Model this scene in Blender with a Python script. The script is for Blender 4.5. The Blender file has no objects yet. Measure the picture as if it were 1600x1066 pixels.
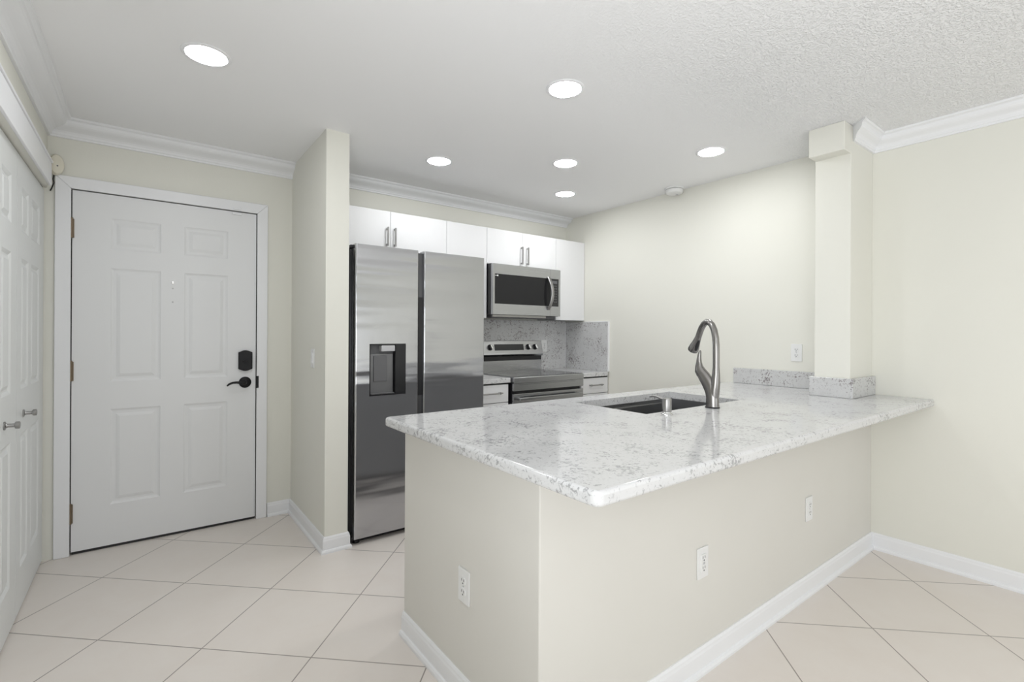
import bpy, bmesh, math, random
from mathutils import Vector, Matrix
random.seed(7)
PI = math.pi
C = bpy.context.scene.collection

# ------------------------------------------------------------------ camera
F_PX, YAW, ROLL, CAM_Z = 762.63, 0.6455, 0.0054, 1.26
cam_data = bpy.data.cameras.new('camera')
cam_data.sensor_width = 36.0
cam_data.lens = F_PX * 36.0 / 1600.0
cam_data.shift_y = -11.74 / 1600.0
cam_data.clip_start = 0.02
cam = bpy.data.objects.new('camera', cam_data)
C.objects.link(cam)
_f = Vector((math.sin(YAW), math.cos(YAW), 0)); _r = Vector((math.cos(YAW), -math.sin(YAW), 0)); _z = Vector((0, 0, 1))
_xc = _r * math.cos(ROLL) + _z * math.sin(ROLL); _yc = _z * math.cos(ROLL) - _r * math.sin(ROLL)
cam.matrix_world = Matrix(((_xc.x, _yc.x, -_f.x, 0), (_xc.y, _yc.y, -_f.y, 0), (_xc.z, _yc.z, -_f.z, CAM_Z), (0, 0, 0, 1)))
bpy.context.scene.camera = cam

# ------------------------------------------------------------------ world, added daylight, exposure
world = bpy.data.worlds.new('world'); bpy.context.scene.world = world
world.use_nodes = True
world.node_tree.nodes['Background'].inputs[0].default_value = (0.92, 0.96, 1.0, 1)
world.node_tree.nodes['Background'].inputs[1].default_value = 1.0
vs = bpy.context.scene.view_settings
vs.view_transform = 'Standard'; vs.look = 'None'; vs.exposure = 0.06; vs.gamma = 1.0; vs.use_curve_mapping = False
LAMP = 70.0           # emission of the downlight lenses

def area_light(name, loc, rot, sx, sy, power, col):
    l = bpy.data.lights.new(name, 'AREA'); l.shape = 'RECTANGLE'; l.size = sx; l.size_y = sy; l.energy = power; l.color = col
    o = bpy.data.objects.new(name, l); o.location = loc; o.rotation_euler = rot; C.objects.link(o); return o
# added fill light, tilted up, in unseen openings: living room end and left wall
area_light('added_fill_back', (1.5, -4.06, 1.10), (math.radians(140), 0, 0), 2.9, 1.9, 24.0, (0.95, 0.975, 1.0))
area_light('added_fill_left', (-0.56, -0.45, 1.30), (0, math.radians(-132), 0), 1.5, 2.0, 43.0, (0.95, 0.975, 1.0))

# ------------------------------------------------------------------ room dimensions (metres)
YB, XL, XR, ZC = 3.672, -0.428, 3.453, 2.425
YF = -4.0

# ------------------------------------------------------------------ materials
def mat(name, col, rough=0.5, metal=0.0, spec=0.5, emis=None, estr=0.0, coat=0.0):
    m = bpy.data.materials.new(name); m.use_nodes = True
    b = m.node_tree.nodes['Principled BSDF']
    b.inputs['Base Color'].default_value = (*col, 1); b.inputs['Roughness'].default_value = rough
    b.inputs['Metallic'].default_value = metal; b.inputs['Specular IOR Level'].default_value = spec
    b.inputs['Coat Weight'].default_value = coat
    if emis: b.inputs['Emission Color'].default_value = (*emis, 1); b.inputs['Emission Strength'].default_value = estr
    return m
def N(m, t, **kw):
    n = m.node_tree.nodes.new(t)
    for k, v in kw.items(): setattr(n, k, v)
    return n
def L(m, a, b): m.node_tree.links.new(a, b)
def coords(m, scale=(1, 1, 1), rot=(0, 0, 0), loc=(0, 0, 0)):
    tc = N(m, 'ShaderNodeTexCoord'); mp = N(m, 'ShaderNodeMapping')
    mp.inputs['Scale'].default_value = scale; mp.inputs['Rotation'].default_value = rot; mp.inputs['Location'].default_value = loc
    L(m, tc.outputs['Object'], mp.inputs['Vector']); return mp.outputs['Vector']
def noise(m, vec, scale, detail=3.0, rough=0.5, dist=0.0):
    n = N(m, 'ShaderNodeTexNoise'); n.inputs['Scale'].default_value = scale; n.inputs['Detail'].default_value = detail
    n.inputs['Roughness'].default_value = rough; n.inputs['Distortion'].default_value = dist
    L(m, vec, n.inputs['Vector']); return n.outputs['Fac']
def ramp(m, fac, stops):
    r = N(m, 'ShaderNodeValToRGB'); e = r.color_ramp.elements
    while len(e) < len(stops): e.new(0.5)
    for i, (p, c) in enumerate(stops):
        e[i].position = p; e[i].color = (*c, 1) if len(c) == 3 else c
    L(m, fac, r.inputs['Fac']); return r.outputs['Color']
def mixc(m, fac, a, b):
    x = N(m, 'ShaderNodeMix', data_type='RGBA')
    for s, v in ((x.inputs[0], fac), (x.inputs[6], a), (x.inputs[7], b)):
        if hasattr(v, 'links'): L(m, v, s)
        elif isinstance(v, (int, float)): s.default_value = v
        else: s.default_value = (*v, 1)
    return x.outputs[2]
def maths(m, op, a, b=0.0, clamp=False):
    x = N(m, 'ShaderNodeMath', operation=op); x.use_clamp = clamp
    for s, v in ((x.inputs[0], a), (x.inputs[1], b)):
        if hasattr(v, 'links'): L(m, v, s)
        else: s.default_value = v
    return x.outputs[0]
def bump(m, h, strength, dist=0.01):
    b = N(m, 'ShaderNodeBump'); b.inputs['Distance'].default_value = dist
    if hasattr(strength, 'links'): L(m, strength, b.inputs['Strength'])
    else: b.inputs['Strength'].default_value = strength
    L(m, h, b.inputs['Height']); L(m, b.outputs['Normal'], m.node_tree.nodes['Principled BSDF'].inputs['Normal'])
def base(m): return m.node_tree.nodes['Principled BSDF'].inputs['Base Color']

# painted wall: pale greenish cream, slight mottling of the roller
M_wall = mat('cream_wall_paint', (0.80, 0.79, 0.70), 0.55, spec=0.3)
v = coords(M_wall); L(M_wall, mixc(M_wall, noise(M_wall, v, 1.1, 2), (0.832, 0.823, 0.748), (0.855, 0.847, 0.780)), base(M_wall))
bump(M_wall, noise(M_wall, v, 160, 2), 0.06, 0.004)
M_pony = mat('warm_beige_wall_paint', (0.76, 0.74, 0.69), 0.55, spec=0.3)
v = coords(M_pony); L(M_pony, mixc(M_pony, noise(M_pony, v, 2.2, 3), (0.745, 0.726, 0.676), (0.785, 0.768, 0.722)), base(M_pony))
M_ceil = mat('ceiling_paint', (0.95, 0.95, 0.955), 0.9, spec=0.1)
v = coords(M_ceil)
sep = N(M_ceil, 'ShaderNodeSeparateXYZ'); L(M_ceil, v, sep.inputs[0])
mx = N(M_ceil, 'ShaderNodeMapRange', interpolation_type='SMOOTHSTEP'); L(M_ceil, sep.outputs[0], mx.inputs[0]); mx.inputs[1].default_value = 0.7; mx.inputs[2].default_value = 2.4
my = N(M_ceil, 'ShaderNodeMapRange', interpolation_type='SMOOTHSTEP'); L(M_ceil, sep.outputs[1], my.inputs[0]); my.inputs[1].default_value = 2.1; my.inputs[2].default_value = 1.1
msk = maths(M_ceil, 'MULTIPLY', mx.outputs[0], my.outputs[0])
pop = noise(M_ceil, v, 105, 2, 0.6); 
popr = N(M_ceil, 'ShaderNodeMapRange', interpolation_type='SMOOTHSTEP'); L(M_ceil, pop, popr.inputs[0]); popr.inputs[1].default_value = 0.42; popr.inputs[2].default_value = 0.68
bump(M_ceil, popr.outputs[0], maths(M_ceil, 'MULTIPLY', msk, 0.6), 0.008)
M_trim = mat('white_trim_paint', (0.91, 0.915, 0.93), 0.35, spec=0.4)
M_door = mat('white_door_paint', (0.85, 0.855, 0.86), 0.38, spec=0.4)
M_closet = mat('closet_door_paint', (0.83, 0.845, 0.84), 0.35, spec=0.4)
M_cab = mat('white_cabinet_laminate', (0.84, 0.84, 0.845), 0.5, spec=0.3)
M_cabin = mat('cabinet_carcass', (0.35, 0.35, 0.35), 0.5)
M_pen = mat('shade_darkened_cabinet', (0.38, 0.38, 0.385), 0.4)  # colour darkened to stand for shade on these fronts in the refrigerator's reflection
M_gap = mat('dark_gap', (0.03, 0.03, 0.03), 0.8)
M_black = mat('black_enamel', (0.012, 0.012, 0.014), 0.3)
M_blackm = mat('matte_black_hardware', (0.018, 0.018, 0.019), 0.45, metal=0.6)
M_glass = mat('black_glass', (0.012, 0.012, 0.014), 0.06, spec=0.6)
M_window = mat('dark_oven_window', (0.018, 0.018, 0.019), 0.15, spec=0.25)
M_plast = mat('white_plastic', (0.86, 0.86, 0.85), 0.3)
M_slot = mat('outlet_slot', (0.06, 0.06, 0.06), 0.7)
M_cream = mat('aged_cream_plastic', (0.80, 0.76, 0.64), 0.4)
M_brass = mat('weathered_hinge', (0.22, 0.17, 0.12), 0.4, metal=0.8)
M_nickel = mat('brushed_nickel', (0.37, 0.365, 0.36), 0.32, metal=1.0)
M_chrome = mat('bright_chrome', (0.75, 0.75, 0.75), 0.15, metal=1.0)
M_faucet = mat('gunmetal_stainless', (0.30, 0.29, 0.28), 0.27, metal=1.0)
M_grey = mat('grey_plastic', (0.13, 0.13, 0.135), 0.4)
M_lgrey = mat('light_grey_plastic', (0.55, 0.55, 0.56), 0.3)
M_lens = mat('downlight_lens', (1, 1, 1), 0.5, emis=(0.97, 0.985, 1.0), estr=LAMP)
M_display = mat('display_glass', (0.02, 0.022, 0.024), 0.1)
M_print = mat('grey_print', (0.09, 0.09, 0.09), 0.5)

def steel(name, col, rough, wav, sc=(0.6, 1, 45)):
    m = mat(name, col, rough, metal=1.0)
    v = coords(m, scale=sc)
    n = noise(m, v, 4.0, 3, 0.6)
    r = N(m, 'ShaderNodeMapRange'); L(m, n, r.inputs[0]); r.inputs[3].default_value = rough * 0.8; r.inputs[4].default_value = rough * 1.25
    L(m, r.outputs[0], m.node_tree.nodes['Principled BSDF'].inputs['Roughness'])
    if wav:
        v2 = coords(m, scale=(0.45, 1, 4.5)); bump(m, noise(m, v2, 1.9, 1.5, 0.45), wav, 0.05)
    m.node_tree.nodes['Principled BSDF'].inputs['Anisotropic'].default_value = 0.85
    tg = N(m, 'ShaderNodeTangent', direction_type='RADIAL', axis='Z'); L(m, tg.outputs[0], m.node_tree.nodes['Principled BSDF'].inputs['Tangent'])
    return m
M_steel = steel('fridge_stainless', (0.50, 0.505, 0.525), 0.15, 0.14)
M_steel2 = steel('range_stainless', (0.46, 0.465, 0.475), 0.25, 0.0)
M_sink = mat('sink_steel', (0.35, 0.35, 0.355), 0.33, metal=1.0)

# quartz: off-white with small wispy grey flecks
def quartz(name, base_a, base_b, fleck, rough, thr=0.60, st=(1, 1, 1)):
    m = mat(name, base_a, rough, spec=0.5)
    v = coords(m, scale=st)
    big = noise(m, v, 22, 5, 0.65)
    c0 = mixc(m, big, base_a, base_b)
    n1 = noise(m, v, 74, 4, 0.62, 0.9)
    n2 = noise(m, v, 7.5, 2, 0.5, 0.4)
    t = maths(m, 'ADD', maths(m, 'MULTIPLY', n1, 0.72), maths(m, 'MULTIPLY', n2, 0.28))
    f1 = ramp(m, t, [(thr - 0.035, (0, 0, 0)), (thr + 0.03, (1, 1, 1))])
    n3 = noise(m, v, 120, 2, 0.5)
    f2 = ramp(m, n3, [(0.60, (0, 0, 0)), (0.74, (0.45, 0.45, 0.45))])
    c1 = mixc(m, f2, c0, tuple(0.72 * x for x in base_b))
    c2 = mixc(m, f1, c1, fleck)
    L(m, c2, base(m)); return m
M_quartz = quartz('white_quartz', (0.75, 0.75, 0.75), (0.66, 0.66, 0.66), (0.40, 0.40, 0.405), 0.10, 0.575, (1, 1, 1))
M_splash = quartz('quartz_backsplash', (0.70, 0.70, 0.695), (0.60, 0.60, 0.60), (0.25, 0.22, 0.225), 0.22, 0.58)

# floor tile, 18 inch, laid on the diagonal
M_floor = mat('beige_porcelain_tile', (0.76, 0.71, 0.65), 0.32, spec=0.4)
TS = 0.4585
tc = N(M_floor, 'ShaderNodeTexCoord')
sub = N(M_floor, 'ShaderNodeVectorMath', operation='SUBTRACT'); L(M_floor, tc.outputs['Object'], sub.inputs[0]); sub.inputs[1].default_value = (0.167, 2.937, 0)
rt = N(M_floor, 'ShaderNodeVectorRotate', rotation_type='Z_AXIS'); L(M_floor, sub.outputs[0], rt.inputs['Vector']); rt.inputs['Angle'].default_value = math.radians(43.2)
sc = N(M_floor, 'ShaderNodeVectorMath', operation='SCALE'); L(M_floor, rt.outputs[0], sc.inputs[0]); sc.inputs['Scale'].default_value = 1 / TS
sp = N(M_floor, 'ShaderNodeSeparateXYZ'); L(M_floor, sc.outputs[0], sp.inputs[0])
def edge(c):
    fr = maths(M_floor, 'FRACT', maths(M_floor, 'ADD', c, 50.5)); d = maths(M_floor, 'ABSOLUTE', maths(M_floor, 'SUBTRACT', fr, 0.5)); return d
dmin = maths(M_floor, 'MINIMUM', edge(sp.outputs[0]), edge(sp.outputs[1]))
gm = N(M_floor, 'ShaderNodeMapRange', interpolation_type='SMOOTHSTEP'); L(M_floor, dmin, gm.inputs[0]); gm.inputs[1].default_value = 0.0035; gm.inputs[2].default_value = 0.0070
fl = N(M_floor, 'ShaderNodeVectorMath', operation='FLOOR'); ad = N(M_floor, 'ShaderNodeVectorMath', operation='ADD'); L(M_floor, sc.outputs[0], ad.inputs[0]); ad.inputs[1].default_value = (50, 50, 0.5); L(M_floor, ad.outputs[0], fl.inputs[0])
wn = N(M_floor, 'ShaderNodeTexWhiteNoise'); L(M_floor, fl.outputs[0], wn.inputs['Vector'])
mott = noise(M_floor, tc.outputs['Object'], 5.5, 6, 0.62, 0.6)
tcol = mixc(M_floor, mott, (0.800, 0.732, 0.672), (0.855, 0.808, 0.760))
tcol = mixc(M_floor, maths(M_floor, 'MULTIPLY', wn.outputs['Value'], 0.25), tcol, (0.80, 0.75, 0.70))
L(M_floor, mixc(M_floor, gm.outputs[0], (0.36, 0.32, 0.29), tcol), base(M_floor))
bump(M_floor, gm.outputs[0], 0.35, 0.002)

# ------------------------------------------------------------------ mesh helpers
class MB:
    def __init__(s): s.bm = bmesh.new()
    def box(s, x0, x1, y0, y1, z0, z1, bev=0.0, seg=2, M=None):
        b = bmesh.new(); bmesh.ops.create_cube(b, size=1.0)
        for v in b.verts: v.co = Vector(((x0+x1)/2 + v.co.x*(x1-x0), (y0+y1)/2 + v.co.y*(y1-y0), (z0+z1)/2 + v.co.z*(z1-z0)))
        if bev: bmesh.ops.bevel(b, geom=b.edges[:], offset=bev, segments=seg, affect='EDGES', profile=0.5)
        s._join(b, M); return s
    def _join(s, b, M=None):
        if M is not None: bmesh.ops.transform(b, matrix=M, verts=b.verts)
        me = bpy.data.meshes.new('t'); b.to_mesh(me); s.bm.from_mesh(me); bpy.data.meshes.remove(me); b.free()
    def poly(s, pts):
        s.bm.faces.new([s.bm.verts.new(p) for p in pts]); return s
    def lathe(s, prof, n=32, M=None, cap=True):
        b = bmesh.new(); rings = []
        for (r, z) in prof:
            rings.append([b.verts.new((max(r, 1e-5)*math.cos(2*PI*i/n), max(r, 1e-5)*math.sin(2*PI*i/n), z)) for i in range(n)])
        for a, c in zip(rings, rings[1:]):
            for i in range(n): b.faces.new((a[i], a[(i+1) % n], c[(i+1) % n], c[i]))
        if cap:
            b.faces.new(rings[0][::-1]); b.faces.new(rings[-1])
        bmesh.ops.recalc_face_normals(b, faces=b.faces); s._join(b, M); return s
    def tube(s, pts, rads, n=16, M=None, flat=None, caps=True):
        """swept round (or flattened) tube; rads: number or (ra, rb) per point"""
        b = bmesh.new(); P = [Vector(p) for p in pts]; rings = []
        up = Vector(flat) if flat else None
        for i, p in enumerate(P):
            t = (P[min(i+1, len(P)-1)] - P[max(i-1, 0)]).normalized()
            if up is None: up = Vector((0, 0, 1)) if abs(t.z) < 0.9 else Vector((1, 0, 0))
            a = up - t * up.dot(t); a.normalize(); c = t.cross(a)
            if not flat: up = a
            r = rads[i] if isinstance(rads, (list, tuple)) else rads
            ra, rb = r if isinstance(r, (list, tuple)) else (r, r)
            rings.append([b.verts.new(p + a*ra*math.cos(2*PI*k/n) + c*rb*math.sin(2*PI*k/n)) for k in range(n)])
        for a, c in zip(rings, rings[1:]):
            for k in range(n): b.faces.new((a[k], a[(k+1) % n], c[(k+1) % n], c[k]))
        if caps: b.faces.new(rings[0][::-1]); b.faces.new(rings[-1])
        bmesh.ops.recalc_face_normals(b, faces=b.faces); s._join(b, M); return s
    def prism(s, pts, axis, a0, a1, bev=0.0, seg=2):
        """2-D outline extruded along axis between a0 and a1"""
        b = bmesh.new()
        def P(p, a): return {'X': (a, p[0], p[1]), 'Y': (p[0], a, p[1]), 'Z': (p[0], p[1], a)}[axis]
        A = [b.verts.new(P(p, a0)) for p in pts]; B = [b.verts.new(P(p, a1)) for p in pts]
        b.faces.new(A[::-1]); b.faces.new(B)
        for i in range(len(pts)):
            j = (i+1) % len(pts); b.faces.new((A[i], A[j], B[j], B[i]))
        bmesh.ops.recalc_face_normals(b, faces=b.faces)
        if bev: bmesh.ops.bevel(b, geom=[e for e in b.edges if e.calc_face_angle(0) > 0.5], offset=bev, segments=seg, affect='EDGES', profile=0.5)
        s._join(b); return s
    def build(s, name, m, parent=None, smooth=False, kind=None, recalc=False):
        if recalc: bmesh.ops.remove_doubles(s.bm, verts=s.bm.verts, dist=1e-6); bmesh.ops.recalc_face_normals(s.bm, faces=s.bm.faces)
        if parent:
            off = Vector((0, 0, 0)); q = parent
            while q: off += Vector(q.location); q = q.parent
            bmesh.ops.translate(s.bm, vec=-off, verts=s.bm.verts)
        me = bpy.data.meshes.new(name); s.bm.to_mesh(me); s.bm.free()
        me.materials.append(m)
        if smooth:
            for p in me.polygons: p.use_smooth = True
            try: me.set_sharp_from_angle(angle=math.radians(38))
            except Exception: pass
            for p in me.polygons:          # large flat faces keep their true normal
                if max(abs(c) for c in p.normal) > 0.9999 and p.area > 4e-4: p.use_smooth = False
        o = bpy.data.objects.new(name, me); C.objects.link(o)
        if parent: o.parent = parent
        if kind: o['kind'] = kind
        return o
def thing(name, label, cat, loc=(0, 0, 0), group=None):
    o = bpy.data.objects.new(name, None); o.empty_display_size = 0.05; C.objects.link(o); o.location = loc
    o['label'] = label; o['category'] = cat
    if group: o['group'] = group
    return o
def tag(o, label, cat, group=None):
    o['label'] = label; o['category'] = cat
    if group: o['group'] = group
    return o
def struct(name, mb, m, parent=None, smooth=False):
    return mb.build(name, m, parent, smooth, kind='structure' if parent is None else None)
def copy_tree(o, parent=None):
    c = o.copy(); C.objects.link(c)
    if parent: c.parent = parent
    for ch in [x for x in bpy.data.objects if x.parent == o]: copy_tree(ch, c)
    return c

def sweep(path, prof, ends=(0, 0)):
    """moulding: path of (x,y), profile of (offset to the left of travel, z); ends = slope of a mitred end (x offset per unit of profile offset)"""
    mb = MB(); n = len(path); P = [Vector(p) for p in path]
    rings = []
    for i in range(n):
        d0 = (P[i] - P[i-1]).normalized() if i else (P[1] - P[0]).normalized()
        d1 = (P[i+1] - P[i]).normalized() if i < n-1 else d0
        n0 = Vector((-d0.y, d0.x)); n1 = Vector((-d1.y, d1.x))
        m = (n0 + n1); m = m / (m.dot(n0)) if m.length > 1e-6 else n0
        ring = []
        for (o, z) in prof:
            q = P[i] + m * o
            if i == 0 and ends[0]: q = q - d0 * o * ends[0]
            if i == n-1 and ends[1]: q = q + d0 * o * ends[1]
            ring.append(mb.bm.verts.new((q.x, q.y, z)))
        rings.append(ring)
    k = len(prof)
    for a, b in zip(rings, rings[1:]):
        for j in range(k): mb.bm.faces.new((a[j], a[(j+1) % k], b[(j+1) % k], b[j]))
    mb.bm.faces.new(rings[0][::-1]); mb.bm.faces.new(rings[-1])
    bmesh.ops.recalc_face_normals(mb.bm, faces=mb.bm.faces)
    return mb

def panel_sheet(mb, T, xs, zs, panels, rings):
    """front sheet on local plane y=0 (x right, z up), panels cells replaced with moulded rings. T maps (x, depth, z) to a point"""
    bm = mb.bm
    def quad(a, b, c, d): bm.faces.new([bm.verts.new(T(*p)) for p in (a, b, c, d)])
    for i in range(len(xs)-1):
        for j in range(len(zs)-1):
            x0, x1, z0, z1 = xs[i], xs[i+1], zs[j], zs[j+1]
            if (i, j) not in panels:
                quad((x0, 0, z0), (x1, 0, z0), (x1, 0, z1), (x0, 0, z1)); continue
            prev = (x0, x1, z0, z1, 0.0)
            for (ins, dep) in rings:
                q = (x0+ins, x1-ins, z0+ins, z1-ins, dep)
                A = [(prev[0], prev[4], prev[2]), (prev[1], prev[4], prev[2]), (prev[1], prev[4], prev[3]), (prev[0], prev[4], prev[3])]
                B = [(q[0], q[4], q[2]), (q[1], q[4], q[2]), (q[1], q[4], q[3]), (q[0], q[4], q[3])]
                for k in range(4): quad(A[k], A[(k+1) % 4], B[(k+1) % 4], B[k])
                prev = q
            quad((prev[0], prev[4], prev[2]), (prev[1], prev[4], prev[2]), (prev[1], prev[4], prev[3]), (prev[0], prev[4], prev[3]))

# ------------------------------------------------------------------ room shell
struct('floor', MB().box(XL-0.9, XR+0.25, YF-0.2, YB+0.3, -0.08, 0.0), M_floor)
struct('ceiling', MB().box(XL-0.9, XR+0.25, YF-0.2, YB+0.3, ZC, ZC+0.12), M_ceil)
# back wall with the opening of the entry door
DX0, DX1, DZ = -0.3272, 0.6022, 2.055
DX1 = 0.602
DXa, DXb = -0.3272, 0.602
DXb = 0.4779*1.26
w = MB(); w.box(XL-0.25, DXa-0.012, YB, YB+0.13, 0, ZC); w.box(DXb+0.012, XR+0.14, YB, YB+0.13, 0, ZC); w.box(DXa-0.012, DXb+0.012, YB, YB+0.13, DZ+0.010, ZC)
struct('wall_back', w, M_wall)
# left wall: closet opening below the header
w = MB(); w.box(XL-0.13, XL, 1.20, YB, 2.045, ZC); w.box(XL-0.13, XL, 0.60, 1.20, 0, ZC); w.box(XL-0.13, XL, YF, -1.50, 0, ZC); w.box(XL-0.13, XL, -1.50, 0.60, 0, 0.50); w.box(XL-0.13, XL, -1.50, 0.60, 2.15, ZC)
struct('wall_left', w, M_wall)
w = MB(); w.box(XL-0.72, XL-0.70, 1.15, YB, 0, ZC); w.box(XL-0.72, XL-0.13, 1.17, 1.19, 0, ZC)
struct('wall_closet', w, M_wall)
struct('wall_right', MB().box(XR, XR+0.13, YF, YB, 0, ZC), M_wall)
w = MB(); w.box(XL, 0.0, YF-0.13, YF, 0, ZC); w.box(3.0, XR, YF-0.13, YF, 0, ZC); w.box(0.0, 3.0, YF-0.13, YF, 2.17, ZC)
struct('wall_front', w, M_wall)
# short wing wall beside the refrigerator, wall stub and its small soffit above the counter, half wall of the peninsula
struct('wall_wing', MB().box(0.825, 0.957, 2.865, YB, 0, ZC), M_wall)
w = MB(); w.box(3.115, XR, 1.03, 1.21, 0.912, ZC, 0.003, 1); w.box(3.022, 3.2, 1.0302, 1.2095, 2.268, ZC, 0.003, 1)
struct('wall_column', w, M_wall)
w = MB(); w.prism([(0.875, 1.03), (XR, 1.03), (XR, 1.20), (1.00, 1.20), (1.00, 1.905), (0.875, 1.905)], 'Z', 0, 0.872, 0.004, 2)
struct('wall_peninsula', w, M_pony)

# crown moulding
def crown_prof(d, h):
    z = ZC
    pts = [(0, 0), (0, -h), (0.012, -h), (0.014, -h+0.010), (0.018, -h+0.013)]
    for i in range(1, 8):
        t = i/8; pts.append((0.018 + (d-0.036)*(t - 0.10*math.sin(2*PI*t)), -h+0.013 + (h-0.028)*(t + 0.06*math.sin(2*PI*t))))
    pts += [(d-0.018, -0.015), (d-0.012, -0.012), (d-0.004, -0.010), (d, -0.004), (d, 0)]
    return [(a, z+b) for a, b in pts]
struct('trim_1', sweep([(0.825, YB), (XL, YB), (XL, YF)], crown_prof(0.105, 0.092)), M_trim, smooth=False)
struct('trim_2', sweep([(XR, YB), (0.957, YB)], crown_prof(0.105, 0.080)), M_trim)
struct('trim_3', sweep([(XR, YF), (XR, 1.03), (3.142, 1.03)], crown_prof(0.082, 0.088), ends=(0, 1.0)), M_trim)
# baseboards
def base_prof(h=0.092):
    return [(0, 0), (0.022, 0), (0.022, 0.010), (0.018, 0.018), (0.012, 0.021), (0.0115, h-0.022), (0.009, h-0.014), (0.0085, h-0.008), (0.004, h), (0, h)]
struct('baseboard_back', sweep([(0.957, 2.99), (0.957, 2.865), (0.825, 2.865), (0.825, YB), (0.674, YB)], base_prof()), M_trim)
struct('baseboard_right', sweep([(XR, YF), (XR, 1.03), (0.875, 1.03), (0.875, 1.905)], base_prof(0.095)), M_trim)
# small white wedge trim under the counter on the far corner of the half wall
struct('trim_4', MB().box(0.862, 0.90, 1.895, 1.912, 0.845, 0.8715, 0.002, 1), M_trim)

# ------------------------------------------------------------------ entry door
# casing
ox0, ox1, oz = -0.397, 0.6693, 2.124
g = MB()
for (a, b) in (((ox0, DXa-0.003)), ((DXb+0.003, ox1))):
    g.prism([(a, 0), (b, 0), (b, DZ+0.003), (a, oz)] if a < 0 else [(a, 0), (b, 0), (b, oz), (a, DZ+0.003)], 'Y', YB-0.018, YB-0.0005, 0.004, 2)
g.prism([(ox0, oz), (DXa-0.003, DZ+0.003), (DXb+0.003, DZ+0.003), (ox1, oz)], 'Y', YB-0.018, YB-0.0005, 0.004, 2)
struct('trim_5', g, M_trim)
# jamb with dark weatherstrip shadow line behind the slab
j = MB(); j.box(DXa-0.0115, DXa+0.02, YB+0.055, YB+0.125, 0, DZ+0.009); j.box(DXb-0.02, DXb+0.0115, YB+0.055, YB+0.125, 0, DZ+0.009); j.box(DXa-0.0115, DXb+0.0115, YB+0.055, YB+0.125, DZ-0.02, DZ+0.0095); j.box(DXa-0.0115, DXb+0.0115, YB+0.052, YB+0.125, 0.0, 0.012)
struct('trim_6', j, M_gap)

g = MB(); ya = YB + 0.004; zb = 0.016
rings = [(0.006, 0.004), (0.014, 0.0065), (0.026, 0.0065), (0.034, 0.0035), (0.044, 0.0005)]
xs = [DXa+0.001, -0.158, 0.080, 0.198, 0.436, DXb-0.001]
zs = [zb, 0.252, 0.806, 0.968, 1.628, 1.738, 1.918, DZ-0.001]
panel_sheet(g, lambda x, d, z: (x, ya+d, z), xs, zs, {(i, j) for i in (1, 3) for j in (1, 3, 5)}, rings)
x0, x1, z0, z1 = xs[0], xs[-1], zs[0], zs[-1]
g.poly([(x0, ya, z0), (x0, ya, z1), (x0, ya+0.044, z1), (x0, ya+0.044, z0)]); g.poly([(x1, ya, z0), (x1, ya+0.044, z0), (x1, ya+0.044, z1), (x1, ya, z1)])
g.poly([(x0, ya, z1), (x1, ya, z1), (x1, ya+0.044, z1), (x0, ya+0.044, z1)]); g.poly([(x0, ya, z0), (x0, ya+0.044, z0), (x1, ya+0.044, z0), (x1, ya, z0)])
g.poly([(x0, ya+0.044, z0), (x0, ya+0.044, z1), (x1, ya+0.044, z1), (x1, ya+0.044, z0)])
door = g.build('door_1', M_door, kind='structure', recalc=True)
MB().box(DXa+0.004, DXb-0.004, ya+0.004, ya+0.04, 0.001, 0.0155).build('door_sweep', M_gap, door)
for zc in (1.838, 1.034, 0.232):
    h = MB(); h.tube([(DXa-0.001, YB-0.006, zc-0.055), (DXa-0.001, YB-0.006, zc+0.055)], 0.0068, 12)
    h.lathe([(0.0075, -0.003), (0.0075, 0.002), (0.003, 0.006)], 12, Matrix.Translation((DXa-0.001, YB-0.006, zc+0.055)))
    h.box(DXa-0.012, DXa+0.010, YB-0.0022, YB+0.0034, zc-0.053, zc+0.053)
    h.build('hinge', M_brass, door, True)
# keypad deadbolt interior cover
g = MB(); cx, cz = 0.538, 1.070; out = []
for s in (1, -1):
    for k in range(9):
        t = k/8; x = (-0.041 + 0.082*t) * s; out.append((cx + x, cz + s*(0.056 + 0.013*math.sin(PI*t)**1.3)))
g.prism(out, 'Y', ya-0.024, ya, 0.004, 3)
g.build('deadbolt_cover', M_blackm, door, True)
g = MB(); g.tube([(cx, ya-0.024, cz-0.005), (cx, ya-0.030, cz-0.005)], 0.014, 20); g.box(cx-0.016, cx+0.016, ya-0.040, ya-0.030, cz-0.010, cz-0.001, 0.003, 2)
g.build('thumb_turn', M_blackm, bpy.data.objects['deadbolt_cover'], True)
# lever handle
g = MB(); lz = 0.925
g.lathe([(0.037, 0), (0.037, 0.004), (0.031, 0.010), (0.014, 0.013), (0.011, 0.030)], 32, Matrix.Translation((cx, ya, lz)) @ Matrix.Rotation(PI/2, 4, 'X'))
g.build('handle_rose', M_blackm, door, True)
g = MB(); pts = [(cx, ya-0.028, lz), (cx-0.006, ya-0.045, lz), (cx-0.03, ya-0.050, lz+0.002), (cx-0.055, ya-0.050, lz+0.005), (cx-0.078, ya-0.048, lz+0.004), (cx-0.098, ya-0.045, lz-0.005), (cx-0.110, ya-0.043, lz-0.016)]
g.tube(pts, [0.010, 0.011, 0.009, 0.0075, 0.007, 0.0065, 0.004], 12); g.build('lever_handle', M_blackm, bpy.data.objects['handle_rose'], True)
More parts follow.
